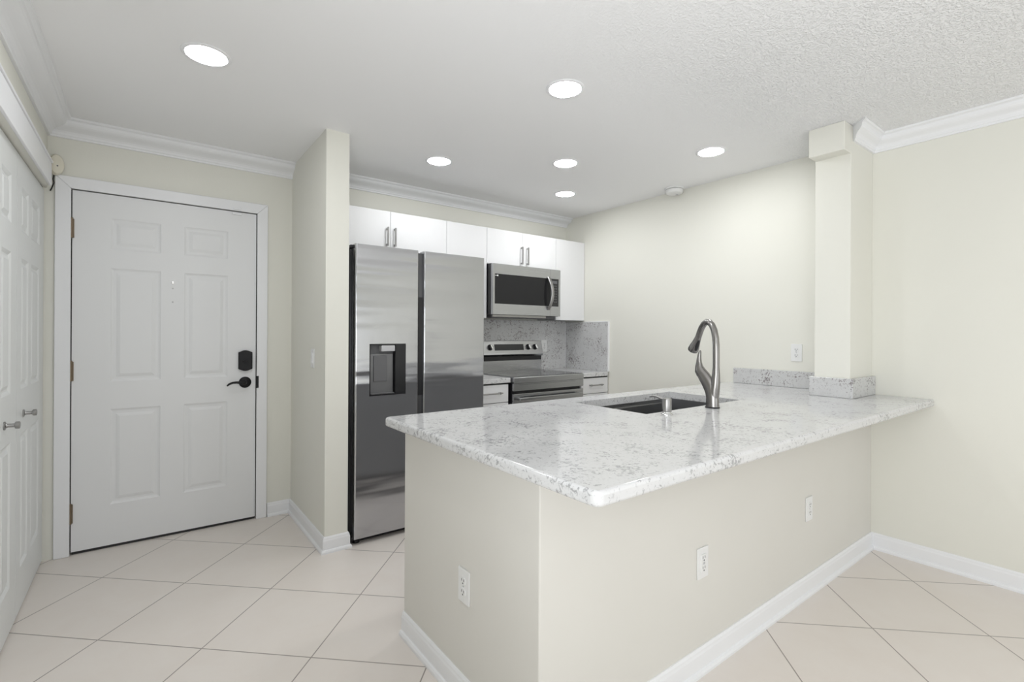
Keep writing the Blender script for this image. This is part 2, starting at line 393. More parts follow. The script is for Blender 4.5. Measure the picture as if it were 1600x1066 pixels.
# strike, peephole, filled screw holes and small plate at the head
MB().box(DXb-0.001, DXb+0.014, YB-0.0205, YB-0.0185, 0.885, 0.965, 0.0006, 1).build('strike_plate', M_blackm, door)
g = MB(); g.lathe([(0.008, 0), (0.008, 0.003), (0.005, 0.004)], 20, Matrix.Translation((0.139, ya, 1.562)) @ Matrix.Rotation(PI/2, 4, 'X')); g.build('peephole', M_chrome, door, True)
for zc in (1.527, 1.443):
    g = MB(); g.lathe([(0.0048, 0), (0.0048, 0.0006), (0.004, 0.001)], 14, Matrix.Translation((0.139, ya, zc)) @ Matrix.Rotation(PI/2, 4, 'X')); g.build('hole_plug', M_lgrey, door, True)
g = MB(); g.box(0.458, 0.512, ya-0.012, ya, DZ-0.022, DZ-0.006, 0.002, 1); g.box(0.462, 0.508, YB-0.026, YB-0.0185, DZ+0.008, DZ+0.022, 0.002, 1); g.build('latch_plate', M_trim, door)

# ------------------------------------------------------------------ bifold closet doors on the left
def closet_leaf(name, y0, y1, cols, knob_y):
    xf = -0.440; g = MB()
    ys = [y0]; 
    for a, b in cols: ys += [a, b]
    ys.append(y1)
    zs = [0.015, 0.200, 0.800, 1.000, 1.585, 1.705, 1.905, 2.030]
    panel_sheet(g, lambda x, d, z: (xf-d, x, z), ys, zs, {(i, j) for i in (1, 3) for j in (1, 3, 5)}, [(0.008, 0.004), (0.014, 0.008), (0.022, 0.008), (0.038, 0.001)])
    g.box(xf-0.034, xf-0.0095, y0, y1, 0.015, 2.030)
    for (a, b, c, d) in ((y0, y0, 0.015, 2.03), (y1, y1, 0.015, 2.03)):
        g.poly([(xf, a, c), (xf-0.0095, a, c), (xf-0.0095, a, d), (xf, a, d)])
    g.poly([(xf, y0, 2.03), (xf, y1, 2.03), (xf-0.0095, y1, 2.03), (xf-0.0095, y0, 2.03)])
    g.poly([(xf, y0, 0.015), (xf, y1, 0.015), (xf-0.0095, y1, 0.015), (xf-0.0095, y0, 0.015)])
    o = g.build(name, M_closet, kind='structure', recalc=True)
    k = MB(); k.lathe([(0.017, 0), (0.017, 0.004), (0.009, 0.007), (0.0075, 0.012), (0.0075, 0.030), (0.0135, 0.032), (0.0145, 0.036), (0.0145, 0.044), (0.012, 0.046)], 24, Matrix.Translation((xf, knob_y, 0.885)) @ Matrix.Rotation(PI/2, 4, 'Y'))
    k.build('knob', M_nickel, o, True)
    return o
closet_leaf('door_2', 2.972, 3.655, [(3.060, 3.225), (3.300, 3.520)], 3.115)
closet_leaf('door_3', 2.280, 2.966, [(2.385, 2.605), (2.680, 2.850)], 2.735)
# header board that hides the bifold track
h = MB(); h.box(-0.410, -0.398, 1.2, 3.56, 2.034, 2.155, 0.003, 2); h.box(-0.4279, -0.392, 1.2, 3.56, 2.155, 2.168, 0.004, 2)
struct('trim_7', h, M_trim)
struct('trim_9', MB().box(-0.446, -0.4105, 1.2, 3.56, 2.037, 2.155), M_wall)
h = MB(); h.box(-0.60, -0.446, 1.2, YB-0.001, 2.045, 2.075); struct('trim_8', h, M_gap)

# motion sensor in the corner above the header
t = thing('motion_sensor', 'cream oval motion sensor high in the corner beside the entry door', 'sensor', (-0.395, 3.64, 2.17))
g = MB(); g.lathe([(0.001, -0.028), (0.018, -0.026), (0.029, -0.018), (0.033, -0.004), (0.033, 0.016)], 28, Matrix.Translation((-0.389, 3.634, 2.170)) @ Matrix.Rotation(math.radians(16), 4, 'Z') @ Matrix.Diagonal((1, 1, 1.7, 1)) @ Matrix.Rotation(PI/2, 4, 'X') @ Matrix.Diagonal((1, 1, -1, 1)))
bmesh.ops.recalc_face_normals(g.bm, faces=g.bm.faces)
body = g.build('sensor_body', M_cream, t, True)
MB().lathe([(0.0, -0.002), (0.0035, -0.001), (0.0035, 0.002)], 12, Matrix.Translation((-0.381, 3.606, 2.158)) @ Matrix.Rotation(PI/2, 4, 'X')).build('indicator', M_grey, t)
g = MB(); g.tube([(-0.400, 3.655, 2.118), (-0.404, 3.66, 2.095), (-0.401, 3.662, 2.075), (-0.410, 3.664, 2.045), (-0.416, 3.665, 2.030)], 0.003, 8); g.build('cable', M_gap, t, True)

# ------------------------------------------------------------------ recessed ceiling lights
spots = [(0.204, 2.417, 'round recessed ceiling light nearest the entry door, above the entry tiles'),
         (1.593, 1.706, 'round recessed ceiling light above the peninsula, largest of the centre column of lights'),
         (1.587, 2.938, 'round recessed ceiling light in front of the refrigerator'),
         (2.290, 2.445, 'round recessed ceiling light in the middle of the kitchen, second nearest in the centre column'),
         (2.792, 2.983, 'round recessed ceiling light farthest back, in front of the microwave'),
         (2.876, 1.724, 'round recessed ceiling light nearest the smoke detector and the right wall')]
# two unseen fill lights added over the living room behind the viewer
spots += [(0.60, -1.60, 'round recessed fill light added over the living room, unseen, on the left side'), (2.20, -2.30, 'round recessed fill light added over the living room, unseen, nearer the far end')]
first = None
for i, (x, y, lab) in enumerate(spots):
    if i == 0:
        t = thing('recessed_light', lab, 'ceiling light', (x, y, ZC), 'recessed lights in the kitchen ceiling')
        MB().lathe([(0.092, 0.0), (0.092, -0.002), (0.088, -0.0045), (0.078, -0.005), (0.0755, -0.003), (0.0755, 0.0)], 48, Matrix.Translation((x, y, ZC)), cap=False).build('trim_ring', M_trim, t, True)
        MB().lathe([(0.0755, -0.001), (0.0755, -0.0025), (0.0, -0.003)], 48, Matrix.Translation((x, y, ZC)), cap=False).build('lens', M_lens, t, True)
        first = t
    else:
        c = copy_tree(first); c.location = (x, y, ZC); c['label'] = lab
# smoke detector
t = thing('smoke_detector', 'white round smoke detector on the ceiling against the right kitchen wall', 'smoke detector', (3.372, 2.335, ZC))
T0 = Matrix.Translation((3.372, 2.335, ZC))
MB().lathe([(0.074, 0), (0.074, -0.008), (0.070, -0.012)], 40, T0).build('mounting_plate', M_plast, t, True)
MB().lathe([(0.064, -0.011), (0.064, -0.016)], 40, T0).build('vent_ring', M_grey, t)
MB().lathe([(0.068, -0.015), (0.069, -0.030), (0.062, -0.041), (0.045, -0.046), (0.02, -0.047)], 40, T0).build('cover', M_plast, t, True)
MB().lathe([(0.010, -0.046), (0.010, -0.050)], 16, T0 @ Matrix.Translation((0.02, -0.01, 0))).build('test_button', M_lgrey, t)

# ------------------------------------------------------------------ outlets and switch
def outlet(label, M, style='duplex', group='wall outlets'):
    """plate in local coordinates: x right, z up, -y outwards"""
    o = thing('light_switch' if style == 'switch' else 'wall_outlet', label, 'light switch' if style == 'switch' else 'outlet', M.translation, None if style == 'switch' else group)
    def bl(mb, name, m, par, sm=False):
        bmesh.ops.transform(mb.bm, matrix=M, verts=mb.bm.verts); return mb.build(name, m, par, sm)
    bl(MB().box(-0.035, 0.035, -0.006, 0, -0.0575, 0.0575, 0.0025, 2), 'cover_plate', M_plast, o, True)
    if style == 'switch':
        bl(MB().box(-0.016, 0.016, -0.0085, -0.004, -0.033, 0.033, 0.001, 1), 'switch_frame', M_trim, o)
        g = MB(); g.prism([(-0.006, -0.028), (-0.014, -0.028), (-0.009, 0.0), (-0.010, 0.028), (-0.006, 0.028)], 'X', -0.011, 0.011); bl(g, 'rocker', M_plast, o)
    else:
        if style == 'gfci': bl(MB().box(-0.0165, 0.0165, -0.009, -0.004, -0.0335, 0.0335, 0.001, 1), 'receptacle', M_plast, o); cs = (-0.019, 0.019); face = -0.009
        else:
            for zc in (-0.019, 0.019):
                g = MB(); pts = []
                for k in range(24):
                    a = 2*PI*k/24; pts.append((0.0165*max(-0.95, min(0.95, 1.05*math.cos(a))), zc + 0.0145*max(-0.9, min(0.9, 1.02*math.sin(a)))))
                g.prism(pts, 'Y', -0.0085, -0.004); bl(g, 'receptacle', M_plast, o)
            cs = (-0.019, 0.019); face = -0.0085
        for zc in cs:
            g = MB(); g.box(-0.0078, -0.0052, face-0.0005, face+0.001, zc-0.001, zc+0.0075); g.box(0.0052, 0.0078, face-0.0005, face+0.001, zc-0.001, zc+0.0075); g.tube([(0, face-0.0005, zc-0.008), (0, face+0.001, zc-0.008)], 0.0028, 12)
            bl(g, 'slots', M_slot, o)
        if style == 'gfci':
            bl(MB().box(-0.006, 0.006, face-0.001, face, -0.0045, 0.0045, 0.0004, 1), 'reset_button', M_lgrey, o)
        else:
            g = MB(); g.tube([(0, -0.0072, 0), (0, -0.0058, 0)], 0.003, 12); bl(g, 'screw', M_lgrey, o)
    return o
def at(x, y, z, rz): return Matrix.Translation((x, y, z)) @ Matrix.Rotation(rz, 4, 'Z')
# local -y is outwards: rz=0 faces -Y, rz=-90 faces -X
outlet('white duplex outlet low on the narrow end of the peninsula facing the entry', at(0.875, 1.421, 0.400, -PI/2))
outlet('white rectangular grounded outlet on the long side of the peninsula, nearer the front corner', at(1.672, 1.03, 0.407, 0), 'gfci')
outlet('faint white outlet on the long side of the peninsula, nearer the right wall', at(2.592, 1.03, 0.414, 0))
outlet('white duplex outlet on the right kitchen wall above the low quartz upstand', at(XR, 1.448, 1.143, -PI/2))
outlet('white outlet on the speckled backsplash beside the range backguard', at(3.145, 3.652, 1.140, 0), 'gfci')
outlet('white rocker light switch on the wing wall beside the refrigerator', at(0.825, 3.115, 1.102, -PI/2), 'switch')

# ------------------------------------------------------------------ kitchen cabinets
def bar_handle(parent, x, y, z0, z1, vertical=True, name='handle'):
    """square bar pull standing off the door; y is the door face"""
    g = MB()
    if vertical:
        g.box(x-0.0055, x+0.0055, y-0.032, y-0.022, z0, z1, 0.0012, 1)
        for z in (z0+0.010, z1-0.010): g.box(x-0.0045, x+0.0045, y-0.023, y, z-0.007, z+0.007, 0.001, 1)
    else:
        g.tube([(z0, y-0.028, x), (z1, y-0.028, x)], 0.0055, 12)
        for q in (z0+0.02, z1-0.02): g.tube([(q, y-0.028, x), (q, y, x)], 0.0055, 12); g.tube([(q-0.004, y-0.028, x), (q+0.004, y-0.028, x)], 0.009, 12)
    return g.build(name, M_nickel, parent, not vertical)
YU = 3.402
def upper(label, x0, x1, z0, z1, splits, handles):
    o = thing('upper_cabinet', label, 'cabinet', ((x0+x1)/2, YU+0.02, z0))
    MB().box(x0+0.0008, x1-0.0008, YU+0.021, YB-0.002, z0, z1-0.002).build('body', M_cabin, o)
    bx = [x0]+splits+[x1]
    for i in range(len(bx)-1):
        d = MB().box(bx[i]+0.0015, bx[i+1]-0.0015, YU, YU+0.019, z0+0.001, z1, 0.0012, 1).build('door', M_cab, o)
        if handles[i]: bar_handle(d, handles[i], YU, handles[-1][0], handles[-1][1])
    return o
upper('white double door wall cabinet above the refrigerator', 0.962, 1.909, 1.845, 2.150, [1.441], [1.412, 1.470, (1.893, 2.030)])
upper('plain white wall cabinet between the refrigerator cabinet and the microwave', 1.909, 2.294, 1.388, 2.150, [], [None, None])
upper('white double door wall cabinet above the microwave', 2.294, 3.073, 1.848, 2.150, [2.677], [2.657, 2.722, (1.868, 2.024)])
upper('tall plain white wall cabinet at the right end against the wall', 3.073, 3.450, 1.388, 2.150, [], [None, None])

def base_cab(label, x0, x1, hx):
    o = thing('base_cabinet', label, 'cabinet', ((x0+x1)/2, 3.3, 0))
    g = MB(); g.box(x0, x1, 3.110, YB-0.001, 0.10, 0.871); g.box(x0, x1, 3.17, YB-0.001, 0, 0.10); g.build('body', M_cab, o)
    d = MB().box(x0+0.004, x1-0.004, 3.090, 3.1095, 0.722, 0.860, 0.0012, 1).build('drawer', M_cab, o)
    bar_handle(d, 0.797, 3.090, hx[0], hx[1], False)
    d = MB().box(x0+0.004, x1-0.004, 3.090, 3.1095, 0.105, 0.717, 0.0012, 1).build('door', M_cab, o)
    MB().box(x0+0.001, x1-0.001, 3.100, 3.112, 0.8605, 0.8715).build('reveal', M_gap, o)
    MB().box(x0+0.001, x1-0.001, 3.100, 3.112, 0.7165, 0.7225).build('reveal', M_gap, o)
    return o
base_cab('white drawer base cabinet between the refrigerator and the range', 1.930, 2.298, (2.008, 2.222))
base_cab('white drawer base cabinet right of the range against the wall', 3.094, 3.450, (3.185, 3.358))
tag(MB().box(1.926, 2.305, 3.075, 3.650, 0.873, 0.911, 0.004, 2).build('countertop', M_quartz, smooth=True), 'short white quartz countertop left of the range', 'countertop')
tag(MB().box(3.090, 3.4315, 3.075, 3.650, 0.873, 0.911, 0.004, 2).build('countertop', M_quartz, smooth=True), 'short white quartz countertop right of the range in the corner', 'countertop')
t = thing('backsplash', 'grey speckled quartz backsplash behind the range, below the microwave', 'backsplash', (2.7, 3.66, 0.911))
MB().box(1.93, 3.4325, 3.652, YB-0.001, 0.880, 1.386).build('slab', M_splash, t)
t = thing('backsplash', 'grey speckled quartz side splash on the right wall beside the range', 'backsplash', (3.443, 3.36, 0.911))
MB().box(3.433, XR-0.001, 3.082, 3.6515, 0.9115, 1.374).build('slab', M_splash, t)
MB().box(3.4320, XR-0.0005, 3.0765, 3.0815, 0.9115, 1.3790).build('caulk_line', M_trim, t)
MB().box(3.4320, XR-0.0005, 3.0820, 3.40, 1.3742, 1.3790).build('caulk_line', M_trim, t)
MB().box(3.4300, 3.4325, 3.648, 3.6515, 0.9115, 1.374).build('caulk_line', M_trim, t)

# ------------------------------------------------------------------ refrigerator
FX0, FX1, FY, FZ0, FZ1 = 0.991, 1.903, 2.850, 0.038, 1.787
t = thing('refrigerator', 'stainless steel side by side refrigerator with ice and water dispenser', 'refrigerator', ((FX0+FX1)/2, 3.2, 0))
MB().box(0.976, 1.905, 2.915, 3.60, 0.03, 1.765, 0.004, 1).build('body', M_black, t)
g = MB(); g.box(0.985, 1.895, 2.90, 2.96, 0.004, 0.038, 0.003, 1)
g.build('kick_grille', M_black, t)
for x in (1.02, 1.86):
    MB().lathe([(0.022, 0), (0.022, 0.014), (0.010, 0.016), (0.010, 0.03)], 16, Matrix.Translation((x, 2.905, 0.0005))).build('foot', M_black, t, True)
    MB().box(x-0.045, x+0.035, 2.895, 2.985, 1.7655, 1.785, 0.004, 2).build('hinge_cover', M_black, t)
def fridge_door(x0, x1, hole=None):
    """door shell; front face may have a rectangular opening with returns"""
    b = bmesh.new(); zs = [FZ0, FZ1]; xs = [x0, x1]
    if hole: xs = [x0, hole[0], hole[1], x1]; zs = [FZ0, hole[2], hole[3], FZ1]
    V = {}
    def vv(x, y, z):
        k = (round(x, 5), round(y, 5), round(z, 5))
        if k not in V: V[k] = b.verts.new((x, y, z))
        return V[k]
    for i in range(len(xs)-1):
        for j in range(len(zs)-1):
            if hole and i == 1 and j == 1: continue
            b.faces.new([vv(xs[i], FY, zs[j]), vv(xs[i+1], FY, zs[j]), vv(xs[i+1], FY, zs[j+1]), vv(xs[i], FY, zs[j+1])])
            b.faces.new([vv(xs[i], 2.91, zs[j]), vv(xs[i], 2.91, zs[j+1]), vv(xs[i+1], 2.91, zs[j+1]), vv(xs[i+1], 2.91, zs[j])])
    for i in range(len(xs)-1):
        for z in (FZ0, FZ1): b.faces.new([vv(xs[i], FY, z), vv(xs[i+1], FY, z), vv(xs[i+1], 2.91, z), vv(xs[i], 2.91, z)])
    for j in range(len(zs)-1):
        for x in (x0, x1): b.faces.new([vv(x, FY, zs[j]), vv(x, FY, zs[j+1]), vv(x, 2.91, zs[j+1]), vv(x, 2.91, zs[j])])
    if hole:
        a, c, d, e = hole
        for p, q in (((a, d), (c, d)), ((c, d), (c, e)), ((c, e), (a, e)), ((a, e), (a, d))):
            b.faces.new([vv(p[0], FY, p[1]), vv(q[0], FY, q[1]), vv(q[0], 2.91, q[1]), vv(p[0], 2.91, p[1])])
    bmesh.ops.recalc_face_normals(b, faces=b.faces)
    ed = [e for e in b.edges if abs(e.verts[0].co.y-FY) < 1e-4 and abs(e.verts[1].co.y-FY) < 1e-4 and all(abs(v.co.x-x0) < 1e-4 for v in e.verts)]
    ed += [e for e in b.edges if abs(e.verts[0].co.y-FY) < 1e-4 and abs(e.verts[1].co.y-FY) < 1e-4 and all(abs(v.co.x-x1) < 1e-4 for v in e.verts)]
    bmesh.ops.bevel(b, geom=ed, offset=0.009, segments=4, affect='EDGES', profile=0.5)
    mb = MB(); mb._join(b); return mb
hole = (1.078, 1.312, 0.878, 1.193)
dl = fridge_door(FX0, 1.398, hole).build('freezer_door', M_steel, t, True)
dr = fridge_door(1.436, FX1).build('fresh_food_door', M_steel, t, True)
M_side = mat('door_edge_grey', (0.12, 0.12, 0.123), 0.35, metal=0.7)
MB().box(1.3985, 1.4355, 2.880, 2.914, FZ0+0.002, FZ1-0.012).build('centre_channel', M_side, t)
MB().box(1.3985, 1.4350, 2.868, 2.8795, 0.86, 1.490).build('pocket_grip', M_black, t)
# dispenser
dsp = MB().box(1.0785, 1.3115, 2.895, 2.9095, 0.8785, 1.1925).build('dispenser_back', M_grey, dl)
M_dg = mat('dispenser_grey', (0.20, 0.20, 0.205), 0.28, metal=0.5)
g = MB(); g.box(1.079, 1.086, 2.852, 2.9, 0.879, 1.192); g.box(1.079, 1.311, 2.852, 2.9, 0.879, 0.885); g.box(1.079, 1.311, 2.852, 2.9, 1.186, 1.192); g.build('dispenser_lining', M_black, dl)
MB().box(1.246, 1.311, 2.853, 2.895, 0.885, 1.186).build('dispenser_side', M_black, dl)
g = MB(); g.box(1.088, 1.240, 2.878, 2.896, 0.888, 1.132, 0.003, 2); g.build('dispenser_plate', M_dg, dl, True)
MB().box(1.155, 1.243, 2.854, 2.896, 1.146, 1.184, 0.004, 2).build('dispenser_spout', M_lgrey, dl, True)
MB().box(1.112, 1.198, 2.870, 2.881, 0.962, 1.120, 0.004, 2).build('dispenser_paddle', M_grey, dl, True)
MB().box(1.09, 1.240, 2.856, 2.895, 0.886, 0.892, 0.001, 1).build('drip_tray', M_grey, dl)

# ------------------------------------------------------------------ microwave
t = thing('microwave', 'stainless over the range microwave with dark window and curved handle', 'microwave', (2.68, 3.5, 1.41))
MX0, MX1, MY = 2.300, 3.052, 3.318
MB().box(MX0, MX1+0.003, MY+0.030, 3.640, 1.418, 1.846, 0.003, 1).build('body', M_black, t)
g = MB(); g.box(MX0+0.02, MX1-0.02, MY+0.05, 3.60, 1.398, 1.4175, 0.003, 1); g.box(MX0+0.03, MX1-0.10, MY+0.06, 3.5, 1.392, 1.3985); g.build('underside', M_grey, t)
# door frame with rounded left edge, opening for the window
g = MB(); wx0, wx1, wz0, wz1 = 2.318, 2.948, 1.508, 1.758; SX = 2.930
for (a, b, c, d) in ((MX0, wx0, 1.420, 1.842), (wx0, SX-0.0008, 1.420, wz0), (wx0, SX-0.0008, wz1, 1.842)): g.box(a, b, MY, MY+0.028, c, d)
door_m = g.build('door', M_steel2, t)
MB().box(wx0, SX-0.001, MY+0.002, MY+0.025, wz0, wz1).build('window', M_window, door_m)
g = MB(); g.box(SX+0.0008, MX1, MY, MY+0.028, 1.420, wz0); g.box(SX+0.0008, MX1, MY, MY+0.028, wz1, 1.842); g.box(3.030, MX1, MY, MY+0.028, wz0, wz1); g.build('control_frame', M_steel2, t)
cp = MB().box(SX+0.001, 3.030, MY+0.002, MY+0.025, wz0, wz1).build('control_panel', M_glass, t)
MB().box(2.955, 3.012, MY+0.0008, MY+0.0022, 1.715, 1.740).build('display', M_grey, cp)
for r_ in range(7):
    for c_ in range(3):
        MB().box(2.957+c_*0.020, 2.970+c_*0.020, MY+0.0012, MY+0.0022, 1.688-r_*0.024, 1.698-r_*0.024).build('key', M_print, cp)
g = MB(); pts = []
for i in range(17):
    a = i/16; pts.append((2.905 + 0.012*math.sin(PI*a), MY - 0.004 - 0.046*math.sin(PI*a)**0.75, 1.478 + 0.290*a))
g.tube(pts, [(0.016, 0.007)]*17, 12, flat=(1, 0, 0)); g.build('handle', M_nickel, door_m, True)
g = MB(); g.box(2.340, 2.354, MY+0.0008, MY+0.0022, 1.738, 1.750); g.box(2.322, 2.337, MY+0.0008, MY+0.0022, 1.7415, 1.7445); g.build('sticker', M_plast, door_m)
MB().box(MX0+0.02, MX1-0.15, MY+0.028, MY+0.05, 1.400, 1.4175).build('vent_strip', M_nickel, t)

# ------------------------------------------------------------------ range
t = thing('range', 'stainless slide in electric range with black glass cooktop and rear knobs', 'stove', (2.70, 3.3, 0))
RX0, RX1, RY = 2.316, 3.084, 3.045
g = MB(); g.box(RX0, RX1-0.004, RY+0.045, 3.635, 0.0, 0.868); g.box(RX0-0.003, RX0+0.02, RY+0.025, RY+0.05, 0.05, 0.868); g.build('body', M_black, t)
MB().box(RX0+0.006, RX1-0.006, RY+0.012, 3.600, 0.905, 0.917, 0.0015, 1).build('cooktop_glass', M_glass, t)
M_ring = mat('burner_mark', (0.10, 0.10, 0.105), 0.15)
for bx_, by_, rr in ((2.50, 3.20, 0.105), (2.89, 3.20, 0.085), (2.50, 3.45, 0.075), (2.89, 3.45, 0.105), (2.695, 3.50, 0.05)):
    MB().lathe([(rr, 0.9171), (rr, 0.9174), (rr-0.003, 0.9174), (rr-0.003, 0.9171)], 40, Matrix.Translation((bx_, by_, 0)), cap=False).build('burner_ring', M_ring, t)
g = MB(); g.prism([(RY, 0.866), (RY, 0.908), (RY+0.006, 0.914), (RY+0.02, 0.914), (RY+0.02, 0.866)], 'X', RX0, RX1); g.box(RX0, RX0+0.006, RY+0.02, 3.6, 0.87, 0.9165); g.box(RX1-0.006, RX1, RY+0.02, 3.6, 0.87, 0.9165)
g.build('cooktop_frame', M_steel2, t)
g = MB(); g.box(RX0, RX1, RY+0.002, RY+0.045, 0.805, 0.8655, 0.002, 1); fp = g.build('front_panel', M_steel2, t)
MB().box(RX0+0.05, RX1-0.10, RY+0.0012, RY+0.0025, 0.8535, 0.8555).build('panel_groove', M_print, fp)
# oven door
g = MB(); dz1 = 0.782; g.box(RX0, RX1, RY+0.004, RY+0.044, 0.30, dz1, 0.003, 2); od = g.build('oven_door', M_steel2, t)
MB().box(RX0+0.09, RX1-0.09, RY+0.0025, RY+0.006, 0.38, 0.66).build('window', M_window, od)
g = MB(); g.box(RX0+0.030, RX1-0.048, RY-0.046, RY-0.030, 0.728, 0.756, 0.005, 2); 
for x in (RX0+0.05, RX1-0.07): g.box(x-0.014, x+0.014, RY-0.032, RY+0.006, 0.732, 0.752, 0.002, 1)
g.build('handle', M_steel2, od, True)
dw = MB().box(RX0, RX1, RY+0.006, RY+0.044, 0.07, 0.295, 0.003, 1).build('drawer', M_steel2, t)
# backguard
g = MB(); g.box(RX0, 3.064, 3.604, 3.634, 0.9175, 1.030); g.build('backguard_riser', M_steel2, t)
g = MB(); g.box(RX0+0.003, 3.058, 3.590, 3.634, 1.012, 1.064); g.build('backguard_vent', M_black, t)
g = MB(); g.prism([(3.634, 1.192), (3.592, 1.192), (3.566, 1.085), (3.560, 1.068), (3.575, 1.052), (3.634, 1.052)], 'X', RX0, 3.060, 0.002, 1)
cn = g.build('control_console', M_steel2, t)
n_tilt = math.atan2(3.592-3.566, 1.192-1.085)
def on_console(x, z, off):   # point on the tilted console face
    k = (z-1.085)/(1.192-1.085); return Matrix.Translation((x, 3.566+(3.592-3.566)*k, z)) @ Matrix.Rotation(-n_tilt, 4, 'X')
g = MB(); g.box(-0.165, 0.165, -0.003, 0.001, -0.028, 0.028, 0.0008, 1, M=on_console(2.665, 1.134, 0)); g.build('display', M_display, cn)
for x in (2.335, 2.445, 2.880, 2.962):
    Mx = on_console(x+0.005, 1.134, 0) @ Matrix.Rotation(PI/2, 4, 'X')
    kb = MB(); kb.lathe([(0.027, 0), (0.027, 0.004), (0.022, 0.007), (0.021, 0.022), (0.019, 0.025)], 28, Mx); k_ = kb.build('knob', M_black, cn, True)
    MB().box(-0.006, 0.012, -0.019, 0.019, 0.0245, 0.030, 0.002, 1, M=Mx @ Matrix.Rotation(0.3, 4, 'Z')).build('knob_grip', M_chrome, k_)

# ------------------------------------------------------------------ peninsula counter with sink cut-out
SXa, SXb, SYa, SYb = 1.753, 2.553, 1.348, 1.795
CX0, CX1, CY0, CY1, CZ0, CZ1 = 0.796, XR-0.001, 0.742, 1.938, 0.873, 0.911
b = bmesh.new(); xs = [CX0, SXa, SXb, CX1]; ys = [CY0, SYa, SYb, CY1]; V = {}
def vv(x, y, z):
    k = (x, y, z)
    if k not in V: V[k] = b.verts.new(k)
    return V[k]
for z in (CZ0, CZ1):
    for i in range(3):
        for j in range(3):
            if i == 1 and j == 1: continue
            b.faces.new([vv(xs[i], ys[j], z), vv(xs[i+1], ys[j], z), vv(xs[i+1], ys[j+1], z), vv(xs[i], ys[j+1], z)])
def side(p, q): b.faces.new([vv(*p, CZ0), vv(*q, CZ0), vv(*q, CZ1), vv(*p, CZ1)])
for i in range(3): side((xs[i], CY0), (xs[i+1], CY0)); side((xs[i], CY1), (xs[i+1], CY1)); side((CX0, ys[i]), (CX0, ys[i+1])); side((CX1, ys[i]), (CX1, ys[i+1]))
for p, q in (((SXa, SYa), (SXb, SYa)), ((SXb, SYa), (SXb, SYb)), ((SXb, SYb), (SXa, SYb)), ((SXa, SYb), (SXa, SYa))): side(p, q)
bmesh.ops.recalc_face_normals(b, faces=b.faces)
cor = [e for e in b.edges if abs(e.verts[0].co.z-e.verts[1].co.z) > 0.01 and abs(e.verts[0].co.x-CX0) < 1e-5 and (abs(e.verts[0].co.y-CY0) < 1e-5 or abs(e.verts[0].co.y-CY1) < 1e-5)]
bmesh.ops.bevel(b, geom=cor, offset=0.022, segments=5, affect='EDGES', profile=0.5)
rim = [e for e in b.edges if len(e.link_faces) == 2 and any(abs(f.normal.z) > 0.9 for f in e.link_faces) and any(abs(f.normal.z) < 0.1 for f in e.link_faces)
       and not all(SXa-1e-4 < v.co.x < SXb+1e-4 and SYa-1e-4 < v.co.y < SYb+1e-4 for v in e.verts) and not all(v.co.x > CX1-1e-4 for v in e.verts)]
bmesh.ops.bevel(b, geom=rim, offset=0.010, segments=4, affect='EDGES', profile=0.5)
mb = MB(); mb._join(b)
tag(mb.build('countertop', M_quartz, smooth=True), 'large white speckled quartz countertop of the peninsula with sink cutout', 'countertop')
# low quartz upstand along the wall, wrapping the wall stub
t = thing('upstand', 'low speckled quartz upstand along the right wall and around the column', 'backsplash', (3.3, 1.2, 0.911))
g = MB(); g.box(XR-0.020, XR-0.001, 1.2305, 1.873, 0.9115, 1.020, 0.002, 1); g.build('wall_strip', M_splash, t)
g = MB(); g.prism([(3.095, 1.010), (XR-0.001, 1.010), (XR-0.001, 1.0295), (3.1145, 1.0295), (3.1145, 1.2105), (XR-0.001, 1.2105), (XR-0.001, 1.2300), (3.095, 1.2300)], 'Z', 0.9115, 1.020, 0.002, 1); g.build('column_wrap', M_splash, t)

# kitchen-side base cabinets of the peninsula
t = thing('sink_cabinet', 'base cabinets on the kitchen side of the peninsula below the sink', 'cabinet', (2.2, 1.6, 0))
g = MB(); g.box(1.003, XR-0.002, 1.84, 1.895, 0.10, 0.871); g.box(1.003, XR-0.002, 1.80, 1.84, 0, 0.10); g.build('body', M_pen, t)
for a, bb in ((1.01, 1.72), (1.725, 2.15), (2.155, 2.58), (2.585, 3.0), (3.005, 3.44)):
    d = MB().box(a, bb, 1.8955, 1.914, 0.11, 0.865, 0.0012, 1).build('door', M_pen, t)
    MB().box(bb-0.05, bb-0.04, 1.936, 1.944, 0.66, 0.79, 0.001, 1).build('handle', M_nickel, d)

# sink
t = thing('kitchen_sink', 'undermount stainless steel sink with ledges in the peninsula counter', 'sink', (2.153, 1.57, 0.67))
g = MB(); a0, a1, b0, b1 = SXa-0.004, SXb+0.004, SYa-0.004, SYb+0.004
rgs = [(a0-0.012, a1+0.012, b0-0.012, b1+0.012, 0.8722), (a0, a1, b0, b1, 0.8722), (a0, a1, b0, b1, 0.852), (a0, a1, b0+0.016, b1-0.016, 0.850), (a0+0.003, a1-0.003, b0+0.018, b1-0.018, 0.66), (a0+0.02, a1-0.02, b0+0.03, b1-0.03, 0.645), (2.10, 2.20, 1.53, 1.61, 0.640)]
loops = [[g.bm.verts.new(p) for p in ((x0, y0, z), (x1, y0, z), (x1, y1, z), (x0, y1, z))] for (x0, x1, y0, y1, z) in rgs]
for p, q in zip(loops, loops[1:]):
    for k in range(4): g.bm.faces.new((p[k], p[(k+1) % 4], q[(k+1) % 4], q[k]))
g.bm.faces.new(loops[-1])
g.build('bowl', M_sink, t)
MB().lathe([(0.045, 0.6405), (0.045, 0.643), (0.036, 0.644), (0.012, 0.641)], 32, Matrix.Translation((2.15, 1.57, 0))).build('drain', M_chrome, t, True)

